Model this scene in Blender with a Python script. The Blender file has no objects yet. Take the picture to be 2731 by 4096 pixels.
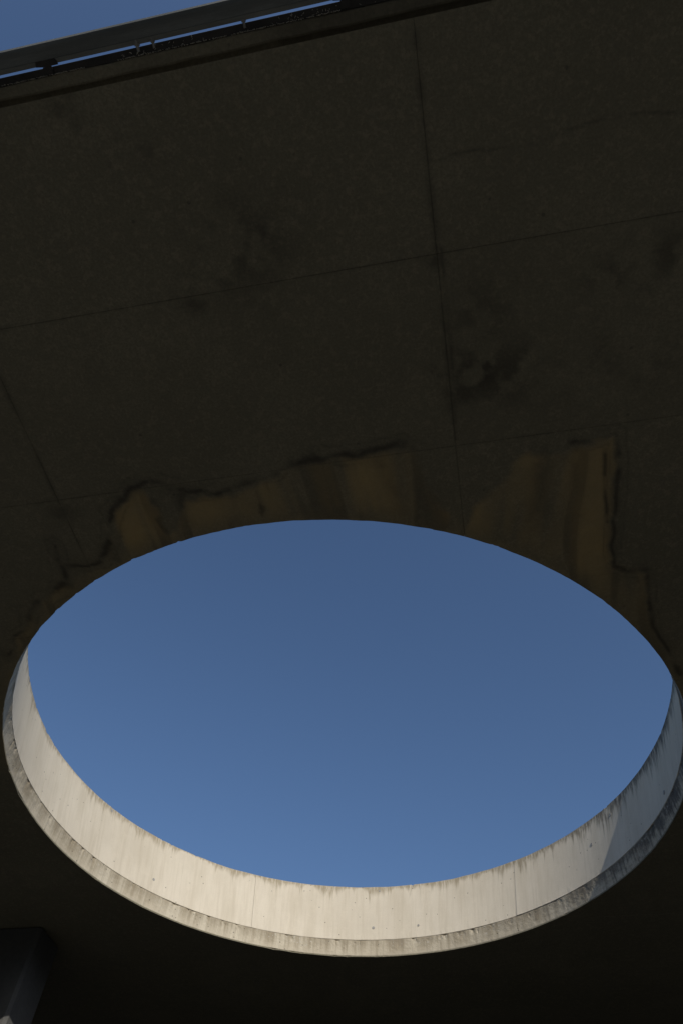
import bpy, math, random
import numpy as np
from mathutils import Matrix, Vector

# ------------------------------------------------------------------ camera
R_ = math.radians
scene = bpy.context.scene
COL = scene.collection
H = 4.0                    # soffit height above the camera, metres
CAMZ = 1.6
ZS = CAMZ + H              # soffit level
YAW = R_(13.7)             # slab grid against the camera heading

def rotz2(v):
    c, s = math.cos(YAW), math.sin(YAW)
    return Vector((c*v[0]-s*v[1], s*v[0]+c*v[1], v[2]))

th, roll = 0.5783, -0.0749
fw = Vector((0, math.sin(th), math.cos(th)))
up0 = Vector((0, -math.cos(th), math.sin(th)))
rt0 = Vector((1, 0, 0))
c, s = math.cos(roll), math.sin(roll)
up = c*up0 + s*rt0
rt = c*rt0 - s*up0
fw, up, rt = rotz2(fw), rotz2(up), rotz2(rt)
cam = bpy.data.cameras.new('camera')
cam.sensor_fit = 'VERTICAL'
cam.sensor_height = 36.0
cam.sensor_width = 24.0
cam.lens = 36.0*2730/4096
cam.clip_start = 0.05
cam.clip_end = 2000
camo = bpy.data.objects.new('camera', cam)
COL.objects.link(camo)
M = Matrix((rt, up, -fw)).transposed().to_4x4()
M.translation = (0, 0, CAMZ)
camo.matrix_world = M
scene.camera = camo

# ------------------------------------------------------------------ sky and sun
SUN_AZ, SUN_EL = R_(-70.2+13.7), R_(29)
sd = Vector((math.cos(SUN_AZ)*math.cos(SUN_EL), math.sin(SUN_AZ)*math.cos(SUN_EL), math.sin(SUN_EL)))
world = bpy.data.worlds.new('World')
scene.world = world
world.use_nodes = True
nt = world.node_tree
bg = nt.nodes['Background']
sky = nt.nodes.new('ShaderNodeTexSky')
sky.sky_type = 'NISHITA'
sky.sun_disc = False
sky.sun_elevation = SUN_EL
sky.sun_rotation = math.atan2(sd.x, sd.y)
sky.altitude = 0
sky.air_density = 1.0
sky.dust_density = 1.6
sky.ozone_density = 5.0
nt.links.new(sky.outputs[0], bg.inputs[0])
bg.inputs[1].default_value = 0.110
sun = bpy.data.lights.new('sun', 'SUN')
sun.energy = 2.75
sun.angle = R_(0.5)
sun.color = (1.0, 0.945, 0.855)
suno = bpy.data.objects.new('sun', sun)
COL.objects.link(suno)
suno.rotation_euler = sd.to_track_quat('Z', 'Y').to_euler()
scene.view_settings.view_transform = 'Standard'
scene.view_settings.look = 'None'
scene.view_settings.exposure = 0
scene.view_settings.gamma = 1

# ------------------------------------------------------------------ helpers
rng = random.Random(7)
nrng = np.random.default_rng(11)

def vnoise(x, y, seed=0):
    """smooth value noise in 0..1"""
    x = np.asarray(x, float); y = np.asarray(y, float)
    xi = np.floor(x).astype(np.int64); yi = np.floor(y).astype(np.int64)
    fx = x-xi; fy = y-yi
    fx = fx*fx*(3-2*fx); fy = fy*fy*(3-2*fy)
    def h(a, b):
        n = (a*374761393 + b*668265263 + seed*1442695041) & 0xffffffff
        n = ((n ^ (n >> 13))*1274126177) & 0xffffffff
        return ((n ^ (n >> 16)) & 0xffff)/65535.0
    return ((h(xi, yi)*(1-fx)+h(xi+1, yi)*fx)*(1-fy) + (h(xi, yi+1)*(1-fx)+h(xi+1, yi+1)*fx)*fy)

def fbm(x, y, seed=0, octv=4):
    t = 0; a = 0.5; n = 0
    for o in range(octv):
        t = t + a*vnoise(np.asarray(x)*2**o, np.asarray(y)*2**o, seed+o*17); n += a; a *= .5
    return t/n

def mesh_obj(name, verts, faces, mat, parent=None, smooth=False):
    me = bpy.data.meshes.new(name)
    me.from_pydata([tuple(v) for v in verts], [], faces)
    me.update()
    if mat: me.materials.append(mat)
    if smooth:
        me.polygons.foreach_set('use_smooth', [True]*len(me.polygons))
    o = bpy.data.objects.new(name, me)
    COL.objects.link(o)
    if parent is not None: o.parent = parent
    return o

def empty(name, loc=(0, 0, 0)):
    o = bpy.data.objects.new(name, None)
    COL.objects.link(o)
    o.location = loc
    o.empty_display_size = .2
    return o

def tag(o, label=None, cat=None, group=None, kind=None):
    if label: o['label'] = label
    if cat: o['category'] = cat
    if group: o['group'] = group
    if kind: o['kind'] = kind
    return o

class Shape:
    def __init__(self): self.v = []; self.f = []
    def box(self, x0, x1, y0, y1, z0, z1):
        n = len(self.v)
        self.v += [(x0,y0,z0),(x1,y0,z0),(x1,y1,z0),(x0,y1,z0),(x0,y0,z1),(x1,y0,z1),(x1,y1,z1),(x0,y1,z1)]
        self.f += [tuple(n+i for i in q) for q in ((0,3,2,1),(4,5,6,7),(0,1,5,4),(1,2,6,5),(2,3,7,6),(3,0,4,7))]
        return self
    def prism_x(self, prof, x0, x1, nseg=1, wob=None):
        """closed yz profile swept along x"""
        n = len(self.v); k = len(prof)
        for i in range(nseg+1):
            x = x0+(x1-x0)*i/nseg
            for j, (y, z) in enumerate(prof):
                dy, dz = wob(x, j) if wob else (0, 0)
                self.v.append((x, y+dy, z+dz))
        for i in range(nseg):
            for j in range(k):
                a = n+i*k+j; b = n+i*k+(j+1) % k
                self.f.append((a, b, b+k, a+k))
        self.f.append(tuple(n+j for j in range(k))[::-1])
        self.f.append(tuple(n+nseg*k+j for j in range(k)))
        return self
    def cyl(self, p0, p1, r0, r1=None, n=10):
        r1 = r0 if r1 is None else r1
        p0 = Vector(p0); p1 = Vector(p1); d = (p1-p0).normalized()
        a = d.orthogonal().normalized(); b = d.cross(a)
        m = len(self.v)
        for p, r in ((p0, r0), (p1, r1)):
            for i in range(n):
                t = 2*math.pi*i/n
                self.v.append(tuple(p+r*(math.cos(t)*a+math.sin(t)*b)))
        for i in range(n):
            j = (i+1) % n
            self.f.append((m+i, m+j, m+n+j, m+n+i))
        self.f.append(tuple(m+i for i in range(n))[::-1]); self.f.append(tuple(m+n+i for i in range(n)))
        return self
    def build(self, name, mat, parent=None, smooth=False):
        return mesh_obj(name, self.v, self.f, mat, parent, smooth)

# ------------------------------------------------------------------ materials
def new_mat(name):
    m = bpy.data.materials.new(name); m.use_nodes = True
    t = m.node_tree; b = t.nodes['Principled BSDF']
    return m, t, b
class NB:
    """small node builder"""
    def __init__(self, t): self.t = t
    def n(self, typ, **kw):
        x = self.t.nodes.new(typ)
        for k, v in kw.items(): setattr(x, k, v)
        return x
    def put(self, inp, val):
        if isinstance(val, bpy.types.NodeSocket): self.t.links.new(val, inp)
        else: inp.default_value = val
    def math(self, op, a, b=0.0, c=None, clamp=False):
        x = self.n('ShaderNodeMath', operation=op, use_clamp=clamp)
        self.put(x.inputs[0], a); self.put(x.inputs[1], b)
        if c is not None: self.put(x.inputs[2], c)
        return x.outputs[0]
    def mix(self, f, a, b, blend='MIX'):
        x = self.n('ShaderNodeMix', data_type='RGBA', blend_type=blend)
        self.put(x.inputs[0], f); self.put(x.inputs[6], a); self.put(x.inputs[7], b)
        return x.outputs[2]
    def noise(self, vec, scale, detail=4, rough=.55, dist=0):
        x = self.n('ShaderNodeTexNoise')
        if vec is not None: self.put(x.inputs['Vector'], vec)
        x.inputs['Scale'].default_value = scale; x.inputs['Detail'].default_value = detail
        x.inputs['Roughness'].default_value = rough; x.inputs['Distortion'].default_value = dist
        return x.outputs[0]
    def ramp(self, f, lo, hi):
        x = self.n('ShaderNodeMapRange', interpolation_type='SMOOTHSTEP')
        self.put(x.inputs[0], f); self.put(x.inputs[1], lo); self.put(x.inputs[2], hi)
        return x.outputs[0]
    def xyz(self, x_, y_, z_):
        x = self.n('ShaderNodeCombineXYZ')
        for i, v in enumerate((x_, y_, z_)): self.put(x.inputs[i], v)
        return x.outputs[0]
    def attr(self, name):
        x = self.n('ShaderNodeAttribute'); x.attribute_name = name
        return x.outputs['Fac']
    def bump(self, h, strength, dist, b):
        x = self.n('ShaderNodeBump'); x.inputs['Strength'].default_value = strength
        x.inputs['Distance'].default_value = dist; self.put(x.inputs['Height'], h)
        self.t.links.new(x.outputs[0], b.inputs['Normal'])

def obj_coord(nb): return nb.n('ShaderNodeTexCoord').outputs['Object']

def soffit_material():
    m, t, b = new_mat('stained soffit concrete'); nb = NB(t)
    co = nb.n('ShaderNodeNewGeometry').outputs['Position']
    big = nb.noise(co, .55, 4, .6)
    med = nb.noise(co, 3.0, 6, .65, .3)
    fine = nb.noise(co, 60, 4, .7)
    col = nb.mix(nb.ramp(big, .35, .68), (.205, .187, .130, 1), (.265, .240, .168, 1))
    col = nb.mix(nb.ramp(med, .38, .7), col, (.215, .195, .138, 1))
    # mouldy blotches scattered over the underside
    mold = nb.ramp(nb.noise(co, 1.7, 8, .72), .60, .72)
    col = nb.mix(nb.math('MULTIPLY', nb.math('MULTIPLY', mold, nb.ramp(nb.noise(co, 14, 5, .7), .35, .6)), .55), col, (.11, .098, .08, 1))
    vor = nb.n('ShaderNodeTexVoronoi'); vor.inputs['Scale'].default_value = 4.0
    nb.put(vor.inputs['Vector'], co)
    hole = nb.ramp(vor.outputs['Distance'], .055, .03)
    col = nb.mix(nb.math('MULTIPLY', hole, .6), col, (.08, .07, .06, 1))
    col = nb.mix(nb.math('MULTIPLY', nb.ramp(fine, .42, .58), .5), col, (.155, .138, .10, 1))
    grain = nb.noise(co, 24, 5, .8)
    col = nb.mix(nb.math('MULTIPLY', nb.ramp(grain, .50, .62), .38), col, (.35, .305, .21, 1))
    oi = nb.n('ShaderNodeObjectInfo').outputs['Random']
    col = nb.mix(nb.math('MULTIPLY', oi, .22), col, (.17, .155, .11, 1))
    och = nb.attr('ochre'); drk = nb.attr('dark')
    col = nb.mix(och, col, nb.mix(nb.ramp(med, .3, .7), (.55, .39, .17, 1), (.45, .335, .165, 1)))
    col = nb.mix(drk, col, (.055, .05, .042, 1))
    nb.put(b.inputs['Base Color'], col)
    b.inputs['Roughness'].default_value = .9
    b.inputs['Specular IOR Level'].default_value = .2
    nb.bump(nb.math('ADD', fine, nb.math('MULTIPLY', med, 2)), .5, .004, b)
    return m

def ring_material(kind):
    """kind 'upper': smooth pale upstand; 'lip': rough weathered band under it"""
    m, t, b = new_mat('weathered concrete ' + kind); nb = NB(t)
    uv = nb.n('ShaderNodeUVMap'); uv.uv_map = 'UVMap'
    sep = nb.n('ShaderNodeSeparateXYZ'); t.links.new(uv.outputs[0], sep.inputs[0])
    su, tv = sep.outputs[0], sep.outputs[1]          # metres round the ring, metres below the band's top edge
    gr = nb.attr('grime')                            # 0 clean .. 1 blackened
    co = nb.n('ShaderNodeNewGeometry').outputs['Position']
    big = nb.noise(co, .8, 4, .6)
    med = nb.noise(co, 6, 6, .65)
    fine = nb.noise(co, 90, 4, .7)
    run = nb.noise(nb.xyz(nb.math('MULTIPLY', su, 5.0), nb.math('MULTIPLY', tv, .8), 3.1), 1.0, 5, .65)
    run2 = nb.noise(nb.xyz(nb.math('MULTIPLY', su, 26.0), nb.math('MULTIPLY', tv, 1.1), 7.7), 1.0, 4, .65)
    if kind == 'upper':
        col = nb.mix(nb.ramp(big, .35, .66), (.605, .535, .415, 1), (.685, .61, .48, 1))
        col = nb.mix(nb.math('MULTIPLY', nb.ramp(run, .42, .68), .5), col, (.535, .465, .345, 1))
        col = nb.mix(nb.math('MULTIPLY', nb.ramp(run2, .48, .7), .35), col, (.50, .425, .305, 1))
        col = nb.mix(nb.math('MULTIPLY', nb.ramp(med, .5, .72), .25), col, (.71, .625, .485, 1))
        # brown drips hanging from the top edge, of uneven length
        len1 = nb.noise(nb.xyz(nb.math('MULTIPLY', su, 3.2), 0.0, 1.3), 1.0, 3, .6)
        len2 = nb.noise(nb.xyz(nb.math('MULTIPLY', su, 19.0), 0.0, 5.3), 1.0, 4, .75)
        L = nb.math('ADD', nb.math('MULTIPLY', nb.ramp(len1, .38, .68), .16),
                    nb.math('MULTIPLY', nb.math('MULTIPLY', nb.math('POWER', nb.ramp(len2, .40, .85), 2.0), nb.ramp(len1, .30, .62)), .75))
        L = nb.math('ADD', L, .028)
        L = nb.math('ADD', L, nb.math('MULTIPLY', gr, nb.math('MULTIPLY', nb.ramp(len2, .30, .72), .30)))
        fade = nb.math('DIVIDE', nb.math('SUBTRACT', L, tv), nb.math('MAXIMUM', L, .02), clamp=True)
        drip = nb.math('MULTIPLY', nb.ramp(fade, 0.0, .85), nb.ramp(nb.noise(nb.xyz(nb.math('MULTIPLY', su, 30.0), nb.math('MULTIPLY', tv, 5.0), 0), 1.0, 4, .7), .28, .58))
        dcol = nb.mix(gr, (.24, .185, .10, 1), (.045, .045, .042, 1))
        damt = nb.math('ADD', .72, nb.math('MULTIPLY', gr, .22))
        col = nb.mix(nb.math('MULTIPLY', gr, .14), col, (.38, .335, .27, 1))
        col = nb.mix(nb.math('MULTIPLY', drip, damt), col, dcol)
        # a few long rust runs
        lr = nb.noise(nb.xyz(nb.math('MULTIPLY', su, 4.3), 0, 9.9), 1.0, 5, .8)
        longr = nb.math('MULTIPLY', nb.ramp(lr, .66, .72), nb.ramp(tv, .62, .05))
        col = nb.mix(nb.math('MULTIPLY', longr, .45), col, (.40, .31, .19, 1))
        vs, vth = 9.0, (.085, .04)
    else:
        col = nb.mix(nb.ramp(big, .35, .66), (.53, .46, .335, 1), (.63, .56, .425, 1))
        col = nb.mix(nb.math('MULTIPLY', nb.ramp(run, .40, .66), .6), col, (.33, .265, .17, 1))
        col = nb.mix(nb.math('MULTIPLY', nb.ramp(run2, .48, .70), .45), col, (.31, .255, .17, 1))
        top = nb.ramp(tv, .15, .0)
        col = nb.mix(nb.math('MULTIPLY', nb.math('MULTIPLY', top, nb.math('ADD', nb.math('MULTIPLY', nb.ramp(run2, .28, .66), .5), nb.math('MULTIPLY', nb.ramp(run, .35, .6), .5))), .6), col, (.23, .185, .12, 1))
        low = nb.math('MULTIPLY', nb.ramp(tv, .10, .18), nb.ramp(run, .38, .62))
        col = nb.mix(nb.math('MULTIPLY', low, .55), col, (.62, .55, .42, 1))
        cl = nb.noise(nb.xyz(nb.math('MULTIPLY', su, 2.3), nb.math('MULTIPLY', tv, 3.0), 4.4), 1.0, 3, .6)
        mot = nb.noise(co, 22, 6, .75)
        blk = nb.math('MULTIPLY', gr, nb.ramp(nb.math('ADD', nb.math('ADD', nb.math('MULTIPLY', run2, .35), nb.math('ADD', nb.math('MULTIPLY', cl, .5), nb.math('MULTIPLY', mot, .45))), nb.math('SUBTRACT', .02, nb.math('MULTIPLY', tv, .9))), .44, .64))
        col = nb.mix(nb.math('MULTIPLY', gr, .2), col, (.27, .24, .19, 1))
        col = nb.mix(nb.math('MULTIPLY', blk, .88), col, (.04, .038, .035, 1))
        lich = nb.math('MULTIPLY', nb.ramp(nb.noise(co, 34, 5, .7), .57, .66), nb.math('MULTIPLY', nb.ramp(tv, .17, .03), nb.ramp(nb.noise(co, 1.3, 2), .42, .62)))
        col = nb.mix(nb.math('MULTIPLY', lich, .75), col, (.60, .57, .49, 1))
        vs, vth = 14.0, (.12, .05)
    vor = nb.n('ShaderNodeTexVoronoi'); vor.inputs['Scale'].default_value = vs
    nb.put(vor.inputs['Vector'], co)
    pit = nb.ramp(vor.outputs['Distance'], vth[0], vth[1])
    col = nb.mix(nb.math('MULTIPLY', pit, .75), col, (.10, .09, .075, 1))
    col = nb.mix(nb.math('MULTIPLY', nb.ramp(fine, .3, .75), .16), col, (.40, .36, .30, 1))
    nb.put(b.inputs['Base Color'], col)
    b.inputs['Roughness'].default_value = .88
    b.inputs['Specular IOR Level'].default_value = .25
    hgt = nb.math('SUBTRACT', nb.math('ADD', fine, nb.math('MULTIPLY', med, 1.5)), nb.math('MULTIPLY', pit, 2.0))
    nb.bump(hgt, .35 if kind == 'upper' else .55, .004 if kind == 'upper' else .004, b)
    return m

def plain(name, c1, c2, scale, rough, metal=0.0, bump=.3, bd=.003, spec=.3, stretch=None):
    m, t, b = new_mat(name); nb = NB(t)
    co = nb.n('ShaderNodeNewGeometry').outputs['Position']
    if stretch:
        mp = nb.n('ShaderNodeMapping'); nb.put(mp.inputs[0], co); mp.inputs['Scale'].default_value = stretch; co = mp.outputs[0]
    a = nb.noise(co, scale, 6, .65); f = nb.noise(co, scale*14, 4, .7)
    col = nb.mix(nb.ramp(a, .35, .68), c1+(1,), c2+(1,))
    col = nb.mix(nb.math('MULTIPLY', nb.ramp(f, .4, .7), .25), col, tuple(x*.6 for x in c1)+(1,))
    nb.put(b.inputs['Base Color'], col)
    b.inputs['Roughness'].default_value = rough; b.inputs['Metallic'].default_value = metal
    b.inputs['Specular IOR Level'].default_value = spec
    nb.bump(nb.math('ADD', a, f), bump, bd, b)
    return m

M_SOF = soffit_material()
M_UP = ring_material('upper')
M_LIP = ring_material('lip')
M_SLAB = plain('slab concrete', (.26, .235, .20), (.34, .31, .27), 2.0, .9)
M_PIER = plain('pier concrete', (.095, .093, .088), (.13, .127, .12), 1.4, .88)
M_BLOCK_WALL = plain('dark light-blocking wall concrete', (.05, .048, .045), (.075, .07, .065), 1.0, .9)  # kept dark so the added wall bounces little light to the soffit
M_BOUNCE_PAVE = plain('added bounce paving', (.21, .195, .16), (.26, .24, .20), 1.5, .9)  # pale, so the added paving throws light up at the near soffit
M_ROOF = plain('roof screed', (.30, .29, .27), (.38, .36, .33), 1.2, .9)
M_ASPH = plain('asphalt', (.038, .038, .034), (.056, .056, .050), .6, .9, bump=.6, bd=.006)
M_STEEL = plain('weathered galvanised steel', (.16, .165, .15), (.23, .235, .215), 3.0, .6, .2, .15, .001, .4, (.6, 6, 6))
M_ANGLE = plain('blackened steel', (.035, .034, .032), (.06, .055, .05), 5.0, .7, .2, .2, .001)
M_BOLT = plain('bolt steel', (.22, .22, .21), (.32, .31, .29), 20.0, .45, .6, .1, .0005)
M_LIME = plain('lime crust', (.62, .58, .50), (.75, .71, .62), 30.0, .8)
M_PLUG = plain('mortar plug', (.30, .29, .26), (.38, .36, .32), 25.0, .9)

# ------------------------------------------------------------------ ground
def ground():
    S = Shape()
    n = 24; L = 700
    xs = [L*math.copysign(abs(i/n*2-1)**2.2, i/n*2-1) for i in range(n+1)]
    for y in xs:
        for x in xs: S.v.append((x, y, 0))
    for j in range(n):
        for i in range(n):
            a = j*(n+1)+i; S.f.append((a, a+1, a+n+2, a+n+1))
    o = S.build('ground', M_ASPH); tag(o, kind='structure')
ground()
M_SHADE_HILL = plain('scrubby hillside', (.030, .036, .018), (.055, .060, .030), .35, .95, bump=.8, bd=.2)
def shade_hill():  # unseen hill, added to block the low sky and shade the ground
    S = Shape(); nx, ny = 70, 22
    ys = -20.5-99.5*np.linspace(0, 1, ny+1)**2.5; xs = np.linspace(-160, 160, nx+1)
    for y in ys:
        t = (-20.5-y)/99.5
        for x in xs:
            rise = min(1.0, t/.045); rise = rise*rise*(3-2*rise)
            z = rise*15.2 + t*10*rise + (float(fbm(x*.05+40, y*.05+40, 131))-.5)*1.2*rise
            S.v.append((x, y+(float(vnoise(x*.1, 3, 133))-.5)*1.5, z-.05*(1-rise)))
    for j in range(ny):
        for i in range(nx):
            a = j*(nx+1)+i; S.f.append((a, a+nx+1, a+nx+2, a+1))
    o = S.build('shade_hill', M_SHADE_HILL, smooth=True); tag(o, kind='structure')
shade_hill()
bounce_pave = Shape().box(-16, 16, -14, 2.2, -.2, .004).build('bounce_pavement', M_BOUNCE_PAVE); tag(bounce_pave, kind='structure')  # unseen, added as a pale reflector under the front of the soffit

# ------------------------------------------------------------------ the canopy slab with its round opening
CX, CY = -1.192, 5.739                       # centre of the opening
R0, R1, R2 = 3.190, 3.185, 3.348             # radius at the soffit, at the seam, at the top rim
Z1 = ZS + .186; Z2 = ZS + .929
VX = [.209 + 2.788*k for k in range(-5, 6)]  # formwork joints
HY = [-.165] + [.922 + 1.218*k for k in range(0, 12)]
GROOVE = (-.195, -.165)
EDGE = -.25
canopy = empty('concrete_canopy', (0, 0, 0))
tag(canopy, 'dark stained concrete canopy overhead with a big round opening to the sky', 'canopy')

TIDE = {  # tide marks and runs on the soffit, metres on the slab: (points, half width, strength)
 'left_wave': ([(-3.6,3.5),(-3.45,3.35),(-3.31,3.25),(-3.22,3.1),(-3.07,3.0),(-2.93,2.94),(-2.8,2.85),(-2.78,2.66),(-2.76,2.5)], .022, .75),
 'long_wave': ([(-2.73,2.71),(-2.6,2.73),(-2.45,2.71),(-2.34,2.56),(-2.28,2.38),(-2.17,2.24),(-2.04,2.14),(-1.86,2.09),(-1.77,2.13),(-1.67,2.18),(-1.59,2.22),(-1.43,2.23),(-1.3,2.21),(-1.11,2.17),(-0.95,2.13),(-0.73,2.08),(-0.49,2.1),(-0.32,2.09),(-0.14,2.09),(-0.05,2.11)], .020, .8),
 'right_step': ([(0.94,2.23),(1.08,2.24),(1.23,2.21),(1.25,2.42),(1.24,2.72),(1.23,3.09),(1.25,3.29),(1.34,3.35),(1.47,3.36),(1.51,3.62),(1.56,3.93),(1.68,4.18),(1.8,4.48)], .017, .75),
 'run_a': ([(1.16,2.31),(1.16,2.54),(1.19,2.9)], .012, .75),
 'run_b': ([(0.98,2.31),(0.98,2.55),(0.97,2.79)], .035, .4),
 'run_c': ([(-1.91,2.25),(-1.93,2.39),(-1.9,2.53)], .022, .6),
 'run_d': ([(-1.15,2.29),(-1.14,2.36),(-1.18,2.47)], .014, .6),
 'run_e': ([(-1.66,2.16),(-1.73,2.31),(-1.74,2.46)], .03, .5),
 'run_f': ([(-.30,2.12),(-.27,2.35),(-.22,2.6)], .04, .35),
 'run_g': ([(.75,2.30),(.74,2.55),(.70,2.85)], .05, .35),
 'crack': ([(0.17,0.43),(0.25,0.46),(0.37,0.44),(0.61,0.46),(0.76,0.47),(0.89,0.44),(1.02,0.42),(1.13,0.41),(1.28,0.42),(1.48,0.45),(1.9,.40)], .005, .42),
 'twin': ([(0.235,0.9),(0.24,1.06),(0.24,1.26),(0.235,1.61)], .012, .55),
 'joint_dirt_a': ([(.209,-.1),(.209,2.1)], .016, .45),
 'joint_dirt_b': ([(-5,.922),(3,.922)], .008, .25),
 'joint_dirt_c': ([(-5,2.14),(3,2.14)], .008, .22),
 'joint_dirt_d': ([(-2.579,1.2),(-2.579,2.6)], .010, .4),
}
OCHRE = [
 [(-2.42,2.71),(-2.24,2.35),(-2.03,2.16),(-1.95,2.17),(-1.92,2.36),(-1.9,2.53),(-1.81,2.52),(-1.7,2.28),(-1.26,2.27),(-0.98,2.16),(-0.73,2.11),(-0.06,2.14),(0.01,2.4),(0.11,2.74),(0.01,2.95),(-0.9,2.8),(-1.88,2.9)],
 [(0.16,2.86),(0.33,2.62),(0.51,2.47),(0.61,2.29),(0.91,2.3),(1.08,2.28),(1.22,2.25),(1.23,3.25),(1.45,3.39),(1.57,3.98),(1.73,4.43),(1.4,4.1),(0.6,3.2)],
 [(-3.57,3.51),(-3.23,3.14),(-2.84,2.88),(-2.43,2.75),(-2.5,3.1),(-3.1,3.5)],
]
BLOTCH = [(.55,1.68,.22,.6),(.45,1.3,.2,.35),(-.85,.72,.28,.45),(1.4,1.15,.2,.35),(.42,1.65,.2,.8),(.28,1.77,.12,.6),(.13,1.62,.07,.5),(-.73,.63,.07,.5),(-1.04,.83,.10,.5),(-1.2,.92,.11,.6),(1.48,1.13,.15,.5),(1.15,1.19,.12,.4),(1.04,1.72,.2,.35),(.2,.94,.06,.6),(-2.58,2.26,.10,.4),(-1.59,-.1,.10,.4),(-1.5,.65,.07,.3),(1.37,1.77,.18,.3)]

def seg_dist(P, pts):
    d = np.full(len(P), 9.0)
    for a, b in zip(pts[:-1], pts[1:]):
        a = np.array(a); b = np.array(b); ab = b-a
        t = np.clip(((P-a)@ab)/(ab@ab), 0, 1)
        d = np.minimum(d, np.hypot(*(P-a-t[:, None]*ab).T))
    return d
def in_poly(P, poly):
    x, y = P.T; ins = np.zeros(len(P), bool); n = len(poly)
    for i in range(n):
        x0, y0 = poly[i]; x1, y1 = poly[(i+1) % n]
        with np.errstate(divide='ignore', invalid='ignore'):
            cr = ((y0 > y) != (y1 > y)) & (x < (x1-x0)*(y-y0)/(y1-y0+1e-12)+x0)
        ins ^= cr
    return ins
def stain_values(P):
    x, y = P.T
    W = P + np.stack([(fbm(x*9, y*9, 3)-.5), (fbm(x*9, y*9, 5)-.5)], -1)*.09   # wobble
    J = P + np.stack([(fbm(x*14, y*14, 13)-.5), (fbm(x*14, y*14, 15)-.5)], -1)*.014
    dark = np.zeros(len(P)); br = fbm(x*7, y*7, 21)
    for k, (pts, w, a) in TIDE.items():
        Q = J if (k.startswith('joint') or k in ('crack', 'twin')) else W
        if k in ('right_step', 'run_a', 'run_b', 'run_g', 'run_f'): Q = P+(W-P)*.28
        d = seg_dist(Q, pts)
        ww = 1.35*w*(.75+.4*vnoise(x*5, y*5, 31) if k.startswith('run') else .45+1.1*vnoise(x*5, y*5, 31))
        line = a*np.exp(-(d/ww)**2)*(np.clip((br-.25)*3.2, .45, 1) if k.startswith('run') else np.clip((br-.25)*3.2, .22, 1))
        if k in ('long_wave', 'left_wave', 'right_step'):
            line = np.maximum(line, .28*np.exp(-(d/(w*3.5))**2)*np.clip((br-.3)*3, 0, 1))
            inner = np.exp(-((d-w*3.0-.02*vnoise(x*4, y*4, 35))/(w*.5))**2)*.30*np.clip((fbm(x*5, y*5, 37)-.42)*6, 0, 1)
            line = np.maximum(line, inner)
        dark = np.maximum(dark, line)
    for bx, by, r, a in BLOTCH:
        d = np.hypot(W[:, 0]-bx, W[:, 1]-by)
        dark = np.maximum(dark, a*np.exp(-(d/r)**2)*np.clip((fbm(x*9, y*9, 41, 6)-.42)*6, 0, 1))
    och = np.zeros(len(P))
    for poly in OCHRE:
        ins = in_poly(W, poly); d = seg_dist(W, poly+[poly[0]])
        s_ = np.where(ins, np.clip(.5+d/.05, 0, 1), np.clip(.5-d/.05, 0, 1))
        och = np.maximum(och, s_)
    rr = np.hypot(x-CX, y-CY)-R0
    halo = np.exp(-np.clip(rr, 0, None)/.10)*.25*np.clip((y-5.2)*-2, 0, 1)        # damp brown rim round the opening
    phi = x + .16*(fbm(x*1.7, y*.9, 55, 2)-.5) + .10*np.sin(x*2.1+.6)*(y-2.2)      # the runs sway a little
    streak = fbm(phi*7, y*.9, 51, 3)                                            # washed streaks in the ochre
    inside = och.copy()
    och = och*np.clip(.48+1.7*(streak-.47), .12, .85)*.74*np.clip(.35+rr/.22, .35, 1)
    fold = inside*np.clip((.44-fbm(phi*11+7, y*.7, 57, 2))*3.5, 0, .32)            # dark folds between the runs
    dark = np.maximum(dark, fold)
    return dark, np.maximum(och, halo)

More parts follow.
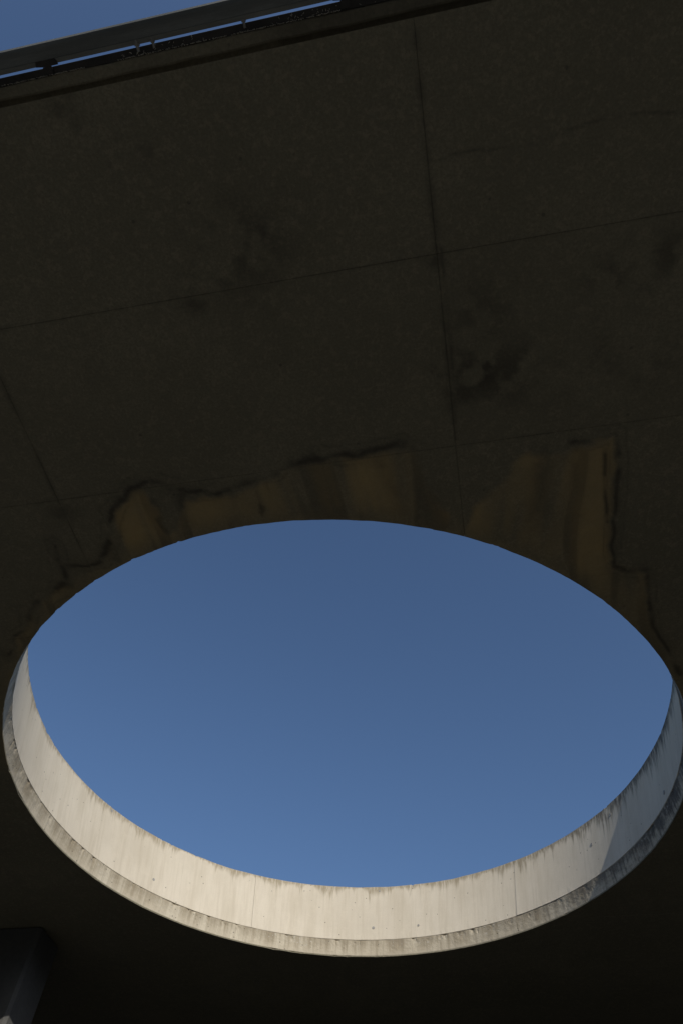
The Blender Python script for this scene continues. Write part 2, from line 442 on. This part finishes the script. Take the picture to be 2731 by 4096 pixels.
def soffit_panel(x0, x1, y0, y1, d):
    nx = max(2, int(round((x1-x0)/d))); ny = max(2, int(round((y1-y0)/d)))
    X = np.linspace(x0, x1, nx+1); Y = np.linspace(y0, y1, ny+1)
    gx, gy = np.meshgrid(X, Y)
    def rad(x, y):
        a = np.arctan2(y-CY, x-CX)
        return R0 - .002 + .007*(fbm(a*34+50, 0*a, 61)-.5) + .06*np.clip(fbm(a*40+90, 0*a+3, 67, 3)-.68, 0, 1)
    out = np.hypot(gx-CX, gy-CY) - rad(gx, gy)
    if (out < 0).all(): return None
    ids = -np.ones((ny+1, nx+1), int); keep = out >= 0
    ids[keep] = np.arange(keep.sum())
    V = list(zip(gx[keep].tolist(), gy[keep].tolist()))
    kk = keep[:-1, :-1].astype(int)+keep[:-1, 1:]+keep[1:, 1:]+keep[1:, :-1]
    F = []
    jf, if_ = np.nonzero(kk == 4)
    F += np.stack([ids[jf, if_], ids[jf+1, if_], ids[jf+1, if_+1], ids[jf, if_+1]], -1).tolist()
    cache = {}
    def cross(a, b):
        key = (a, b) if a < b else (b, a)
        if key not in cache:
            (j0, i0), (j1, i1) = key
            f0, f1 = out[j0, i0], out[j1, i1]; t = f0/(f0-f1)
            cache[key] = len(V); V.append((gx[j0, i0]+(gx[j1, i1]-gx[j0, i0])*t, gy[j0, i0]+(gy[j1, i1]-gy[j0, i0])*t))
        return cache[key]
    for j, i in zip(*np.nonzero((kk > 0) & (kk < 4))):
        q = [(j, i), (j+1, i), (j+1, i+1), (j, i+1)]; poly = []
        for n_ in range(4):
            a, b = q[n_], q[(n_+1) % 4]
            if keep[a]: poly.append(int(ids[a]))
            if keep[a] != keep[b]: poly.append(cross(a, b))
        if len(poly) >= 3: F.append(poly)
    P = np.array(V)
    # rim of the panel turned up by its thickness
    from collections import Counter
    E = {}
    for f in F:
        for a, b in zip(f, list(f[1:])+[f[0]]):
            if (b, a) in E: del E[(b, a)]
            else: E[(a, b)] = 1
    n0 = len(V); idx = {}
    V3 = [(x, y, ZS) for x, y in V]
    warp = (fbm(P[:, 0]*.8, P[:, 1]*.8, 71)-.5)*.004
    V3 = [(v[0], v[1], v[2]+w) for v, w in zip(V3, warp.tolist())]
    def upv(a):
        if a not in idx:
            idx[a] = len(V3); V3.append((V3[a][0], V3[a][1], ZS+.014))
        return idx[a]
    for a, b in E: F.append([b, a, upv(a), upv(b)])
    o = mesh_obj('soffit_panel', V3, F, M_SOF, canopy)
    dk, oc = stain_values(P)
    ext = list(idx.keys())
    for nm, val in (('dark', dk), ('ochre', oc)):
        at = o.data.attributes.new(nm, 'FLOAT', 'POINT')
        at.data.foreach_set('value', np.concatenate([val, val[ext]]) if ext else val)
    return o

G = .0009
for j in range(len(HY)-1):
    for i in range(len(VX)-1):
        x0, x1, y0, y1 = VX[i]+G, VX[i+1]-G, HY[j]+G, HY[j+1]-G
        if j == 0: y0 = HY[0]
        near = (3 <= i <= 5) and j <= 3
        d = (.011 if j >= 2 else .014) if near else (.05 if 3 <= i <= 6 else .15)
        if near and i == 3 and j < 2: d = .03
        if near and i == 5: d = min(d, .013)
        soffit_panel(x0, x1, y0, y1, d)

# structural slab behind the panels, with the hole
def slab_body():
    S = Shape(); n = 180; rr = R0+.12
    X0, X1, Y0, Y1 = VX[0], VX[-1], -.163, HY[-1]
    outer = []; inner = []
    for k in range(n):
        a = 2*math.pi*k/n
        cx_, sy_ = math.cos(a), math.sin(a)
        t = min((X1-CX)/cx_ if cx_ > 1e-9 else 1e9, (X0-CX)/cx_ if cx_ < -1e-9 else 1e9,
                (Y1-CY)/sy_ if sy_ > 1e-9 else 1e9, (Y0-CY)/sy_ if sy_ < -1e-9 else 1e9)
        outer.append((CX+cx_*t, CY+sy_*t)); inner.append((CX+cx_*rr, CY+sy_*rr))
    for cxy in ((X0, Y0), (X1, Y0), (X1, Y1), (X0, Y1)):     # true corners
        k = min(range(n), key=lambda q: (outer[q][0]-cxy[0])**2+(outer[q][1]-cxy[1])**2); outer[k] = cxy
    zb, zt = ZS+.0145, ZS+.184
    for z in (zb, zt):
        for p in inner: S.v.append((p[0], p[1], z))
        for p in outer: S.v.append((p[0], p[1], z))
    for k in range(n):
        q = (k+1) % n
        S.f.append((k, q, n+q, n+k)); S.f.append((2*n+k, 3*n+k, 3*n+q, 2*n+q))
        S.f.append((k, 2*n+k, 2*n+q, q)); S.f.append((n+k, n+q, 3*n+q, 3*n+k))
    S.build('slab_body', M_SLAB, canopy)
slab_body()

# edge nib beyond the drip groove
def nib():
    S = Shape()
    prof = [(GROOVE[0], ZS+.07), (GROOVE[0]+.004, ZS+.010), (GROOVE[0]-.004, ZS), (EDGE+.006, ZS), (EDGE, ZS+.006), (EDGE, ZS+.182), (-.1632, ZS+.182), (-.1632, ZS+.07)]
    def wob(x, j):
        return ((float(vnoise(x*9, j*.0, 81))-.5)*.006 if j in (0, 1, 2) else (float(vnoise(x*6, 2.0, 83))-.5)*.003 if j in (3, 4) else 0,
                (float(vnoise(x*4, 5.0, 85))-.5)*.004 if j in (2, 3) else 0)
    o = S.prism_x(prof, VX[0], VX[-1], 700, wob).build('edge_nib', M_SOF, canopy)
    for nm in ('dark', 'ochre'):
        o.data.attributes.new(nm, 'FLOAT', 'POINT')
    xs = np.array([v[0] for v in S.v]); 
    o.data.attributes['dark'].data.foreach_set('value', np.clip((fbm(xs*3, xs*0+2, 87)-.40)*2, .12, .5))
nib()

# lower band of the opening and the upstand panels above it
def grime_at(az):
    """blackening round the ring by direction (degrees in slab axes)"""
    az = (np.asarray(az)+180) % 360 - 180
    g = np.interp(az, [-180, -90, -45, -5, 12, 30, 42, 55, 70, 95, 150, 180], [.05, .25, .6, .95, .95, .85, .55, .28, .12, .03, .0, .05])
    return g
def ring_sheet(name, mat, a0, a1, prof, closed, da, parent, wobble, uvtop):
    """prof: list of (r, z, part) from inner bottom up the inner face, over the top and down the outside"""
    n = max(4, int(round(abs(a1-a0)/da)))
    A = np.linspace(a0, a1, n+1)
    if closed: A = A[:-1]
    k = len(prof); V = []; UV = []
    for ai, a in enumerate(A):
        for j, (r, z) in enumerate(prof):
            dr, dz = wobble(a, j, z)
            V.append((CX+(r+dr)*math.cos(a), CY+(r+dr)*math.sin(a), z+dz))
    F = []; m = len(A)
    for i in range(m if closed else m-1):
        q = (i+1) % m
        for j in range(k):
            l = (j+1) % k
            F.append((i*k+j, q*k+j, q*k+l, i*k+l))
    if not closed:
        F.append(tuple(range(k))); F.append(tuple(reversed(range((m-1)*k, m*k))))
    o = mesh_obj(name, V, F, mat, parent)
    me = o.data
    uvl = me.uv_layers.new(name='UVMap')
    vi = np.empty(len(me.loops), int); me.loops.foreach_get('vertex_index', vi)
    Va = np.array(V); aa = A[np.arange(len(V))//k]
    su = aa*R1; tv = uvtop-Va[:, 2]
    uvl.data.foreach_set('uv', np.stack([su[vi], tv[vi]], -1).ravel())
    at = me.attributes.new('grime', 'FLOAT', 'POINT'); at.data.foreach_set('value', grime_at(np.degrees(aa)))
    return o

# lip
nz = 14
lip_prof = [(R0+(R1-R0)*t, ZS+.014+(Z1-ZS-.014)*t) for t in np.linspace(0, 1, nz)] + [(R1+.11, Z1), (R0+.11, ZS+.014)]
lip_cache = {}
def lip_w(a, j, z):
    if j >= nz: return 0, 0
    s_ = a*R1
    g = float(grime_at(math.degrees(a)))
    r = (float(fbm(s_*7, z*9, 91))-.5)*.008 + (float(fbm(s_*38, z*38, 93, 2))-.5)*.003
    t = (z-ZS)/.186
    spall = max(0, float(fbm(s_*16, z*12, 95, 3))-.62)*.07*(t**3)
    return r+spall, 0
# spread over the whole round
ring_sheet('opening_lip', M_LIP, 0, 2*math.pi, lip_prof, True, R_(.25), canopy, lip_w, Z1)

JA = [46.5+13.7+60.3*k for k in range(6)]
nz2 = 10
OV = .0035                                    # the upstand oversails the band by a centimetre
up_prof = [(R1-OV+(R2-R1+OV)*t, Z1+.002+(Z2-Z1-.002)*t) for t in np.linspace(0, 1, nz2)]
up_prof = [(R1-OV+.004, Z1+.0015)] + [(up_prof[0][0], up_prof[0][1]+.004)] + up_prof[1:-1] + [(R2-.004, Z2-.008), (R2+.008, Z2)] + [(R2+.20, Z2-.004), (R2+.20, Z1+.0015)]
npf = len(up_prof)
def up_w(a, j, z):
    s_ = a*R1
    dz = (float(fbm(s_*5, 1.0, 101))-.5)*.010 - max(0, float(fbm(s_*13, 4.0, 103, 3))-.72)*.08 if npf-4 <= j <= npf-3 else 0
    dr = (float(fbm(s_*.9, z*1.2, 105, 3))-.5)*.012 if j < npf-2 else 0
    if j <= 1: dr += (float(fbm(s_*22, 3.0, 107, 3))-.5)*.006
    return dr, dz
upstand = []
for k in range(6):
    a0 = R_(JA[k]); a1 = R_(JA[k]+60.3 if k < 5 else JA[0]+360)
    gp = .0013/R1
    upstand.append((JA[k], ring_sheet('upstand_panel', M_UP, a0+gp, a1-gp, up_prof, False, R_(.35), canopy, up_w, Z2)))
# ring core behind the joints so that no daylight shows through them
S = Shape(); n = 120
for (r, z) in ((R1+.03, Z1+.004), (R2+.03, Z2-.03), (R2+.19, Z2-.03), (R2+.19, Z1+.004)):
    for i in range(n):
        a = 2*math.pi*i/n; S.v.append((CX+r*math.cos(a), CY+r*math.sin(a), z))
for b_ in range(4):
    for i in range(n):
        q = (i+1) % n; c_ = (b_+1) % 4
        S.f.append((b_*n+i, b_*n+q, c_*n+q, c_*n+i))
S.build('upstand_core', M_SLAB, canopy)

# mortar plugs over the tie holes of the formwork
def plug(az, h, r):
    a = R_(az); t = (h-.186)/(.929-.186)
    rr = R1-OV+(R2-R1+OV)*t
    nrm = Vector((-math.cos(a), -math.sin(a), .2)).normalized()
    p = Vector((CX+rr*math.cos(a), CY+rr*math.sin(a), ZS+h))
    S = Shape(); S.cyl(p-nrm*.012, p+nrm*.004, r, r*.86, 14)
    par = upstand[0][1]
    for ja, o in upstand:
        if (az-ja) % 360 < 60.3: par = o
    S.build('tie_plug', M_PLUG, par)
for az, h, r in ((93.2,.347,.020),(83.1,.342,.016),(158.4,.881,.022),(39.7,.597,.022),(33.4,.779,.024),(13.5,.301,.026),(144.7,.354,.020),(92.0,.862,.015)):
    plug(az, h, r)

# ------------------------------------------------------------------ steel rail along the canopy's edge
rail = empty('edge_rail', (0, -.34, ZS))
tag(rail, 'dark folded steel rail bolted along the canopy edge against the sky', 'rail')
RX0, RX1 = VX[0]+.1, VX[-1]-.1
def build_rail():
    def part(S, name, mat):
        S.v = [(v[0]-rail.location[0], v[1]-rail.location[1], v[2]-rail.location[2]) for v in S.v]
        return S.build(name, mat, rail)
    path = [(-.2985, .014), (-.297, .002), (-.317, 0.0), (-.320, .004), (-.336, .008), (-.355, .012), (-.374, .018), (-.388, .027), (-.396, .040), (-.396, .066)]
    th_ = .0035
    off = []
    for i, (y, z) in enumerate(path):
        a = path[max(0, i-1)]; b = path[min(len(path)-1, i+1)]
        dy, dz = b[0]-a[0], b[1]-a[1]; L = math.hypot(dy, dz)
        off.append((y+dz/L*th_*1, z-dy/L*th_))
    prof = [(y, ZS+z) for y, z in path] + [(y, ZS+z) for y, z in reversed(off)]
    S = Shape(); S.prism_x(prof, RX0, RX1, 200, lambda x, j: ((float(vnoise(x*.9, 1, 111))-.5)*.004, (float(vnoise(x*.7, 2, 113))-.5)*.006))
    part(S, 'rail_channel', M_STEEL)
    # angle bolted to the slab edge
    S = Shape(); S.prism_x([(-.2515, ZS+.008), (-.2868, ZS+.008), (-.2878, ZS+.012), (-.257, ZS+.012), (-.257, ZS+.10), (-.2515, ZS+.10)], RX0, RX1, 160,
                           lambda x, j: ((float(vnoise(x*1.3, 3, 115))-.5)*.003 if j in (1, 2) else 0, 0))
    part(S, 'edge_angle', M_ANGLE)
    # stand-off bolts across the gap, each with its nut
    for x, w in ((-1.13, 1.25), (-1.05, 1.0), (-.59, 1.0), (.55, 1.0), (1.0, 1.0), (-2.6, 1.0), (-3.1, 1.0)):
        S = Shape(); S.cyl((x, -.268, ZS+.008), (x, -.318, ZS+.008), .0070*w, None, 10)
        b_ = part(S, 'standoff_bolt', M_BOLT)
        S = Shape(); S.cyl((x, -.292, ZS+.008), (x, -.300, ZS+.008), .0125*w, None, 6)
        S.cyl((x, -.3005, ZS+.008), (x, -.303, ZS+.008), .0155*w, None, 16)
        S.v = [(v[0]-rail.location[0], v[1]-rail.location[1], v[2]-rail.location[2]) for v in S.v]
        S.build('nut', M_BOLT, b_)
    # splice brackets: a plate under the rail and a cleat to the slab
    for x in (-1.605, -.10, 1.4, -3.2):
        S = Shape()
        z0, z1 = ZS-.004, ZS+.0005
        pts = [(x-.055, -.296), (x-.025, -.2915), (x+.005, -.290), (x+.06, -.290), (x+.06, -.300), (x+.05, -.318), (x-.05, -.318)]
        n0 = len(S.v)
        for z in (z0, z1): S.v += [(p[0], p[1], z) for p in pts]
        k = len(pts)
        S.f.append(tuple(n0+i for i in range(k))); S.f.append(tuple(n0+k+i for i in reversed(range(k))))
        for i in range(k): j = (i+1) % k; S.f.append((n0+i, n0+k+i, n0+k+j, n0+j))
        S.box(x-.022, x+.022, -.2905, -.262, ZS-.003, ZS+.006)
        S.box(x-.022, x+.022, -.262, -.257, ZS-.003, ZS+.05)
        part(S, 'bracket', M_ANGLE)
    # pale lime drips and crumbs caught along the lower edge of the angle
    S = Shape(); r = random.Random(5)
    for i in range(900):
        x = r.uniform(-2.4, 1.2)
        if vnoise(x*3, 0, 121) < .30: continue
        y = EDGE-.003-abs(r.gauss(0, .0015)); l = r.choice((.002, .004, .006, .010))
        S.cyl((x, y, ZS+.008), (x+r.uniform(-.002, .002), y-.001, ZS+.000-l), r.uniform(.0012, .003), .0006, 5)
    for i in range(60):
        x = r.choice((-.35, -.2, -1.15, .05, -.9))+r.gauss(0, .06)
        y = r.uniform(-.282, -.256); a = r.uniform(0, 6.3); l = r.uniform(.003, .012)
        S.cyl((x, y, ZS+.006), (x+l*math.cos(a), y+l*math.sin(a), ZS+.004), .0010, .0007, 4)
    o = part(S, 'lime_drips', M_LIME); o['kind'] = 'stuff'
build_rail()

# ------------------------------------------------------------------ pier, and an unseen wall added to block light
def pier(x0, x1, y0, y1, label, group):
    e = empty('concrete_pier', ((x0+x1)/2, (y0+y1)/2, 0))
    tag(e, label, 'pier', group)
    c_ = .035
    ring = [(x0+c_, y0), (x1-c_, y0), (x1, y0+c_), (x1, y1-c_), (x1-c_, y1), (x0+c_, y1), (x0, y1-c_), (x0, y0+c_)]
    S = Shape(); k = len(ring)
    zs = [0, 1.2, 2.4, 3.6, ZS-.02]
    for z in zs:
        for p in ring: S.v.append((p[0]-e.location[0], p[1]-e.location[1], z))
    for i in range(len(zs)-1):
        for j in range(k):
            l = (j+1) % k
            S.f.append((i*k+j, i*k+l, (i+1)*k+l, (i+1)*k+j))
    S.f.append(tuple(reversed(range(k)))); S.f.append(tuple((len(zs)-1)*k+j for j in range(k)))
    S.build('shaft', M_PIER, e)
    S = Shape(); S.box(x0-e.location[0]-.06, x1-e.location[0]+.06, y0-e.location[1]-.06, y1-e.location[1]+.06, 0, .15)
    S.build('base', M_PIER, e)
    return e
PX, PY = -1.301*H, 1.957*H
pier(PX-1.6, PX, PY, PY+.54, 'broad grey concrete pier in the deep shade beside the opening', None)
def light_block_wall():  # unseen wall, added to shut out light from the far side
    o = Shape().box(VX[0], VX[-1], HY[-1], HY[-1]+.35, 0, ZS+.184).build('light_block_wall', M_BLOCK_WALL)
    tag(o, 'unseen dark back wall added to keep the far underside of the canopy dark', 'wall')
light_block_wall()
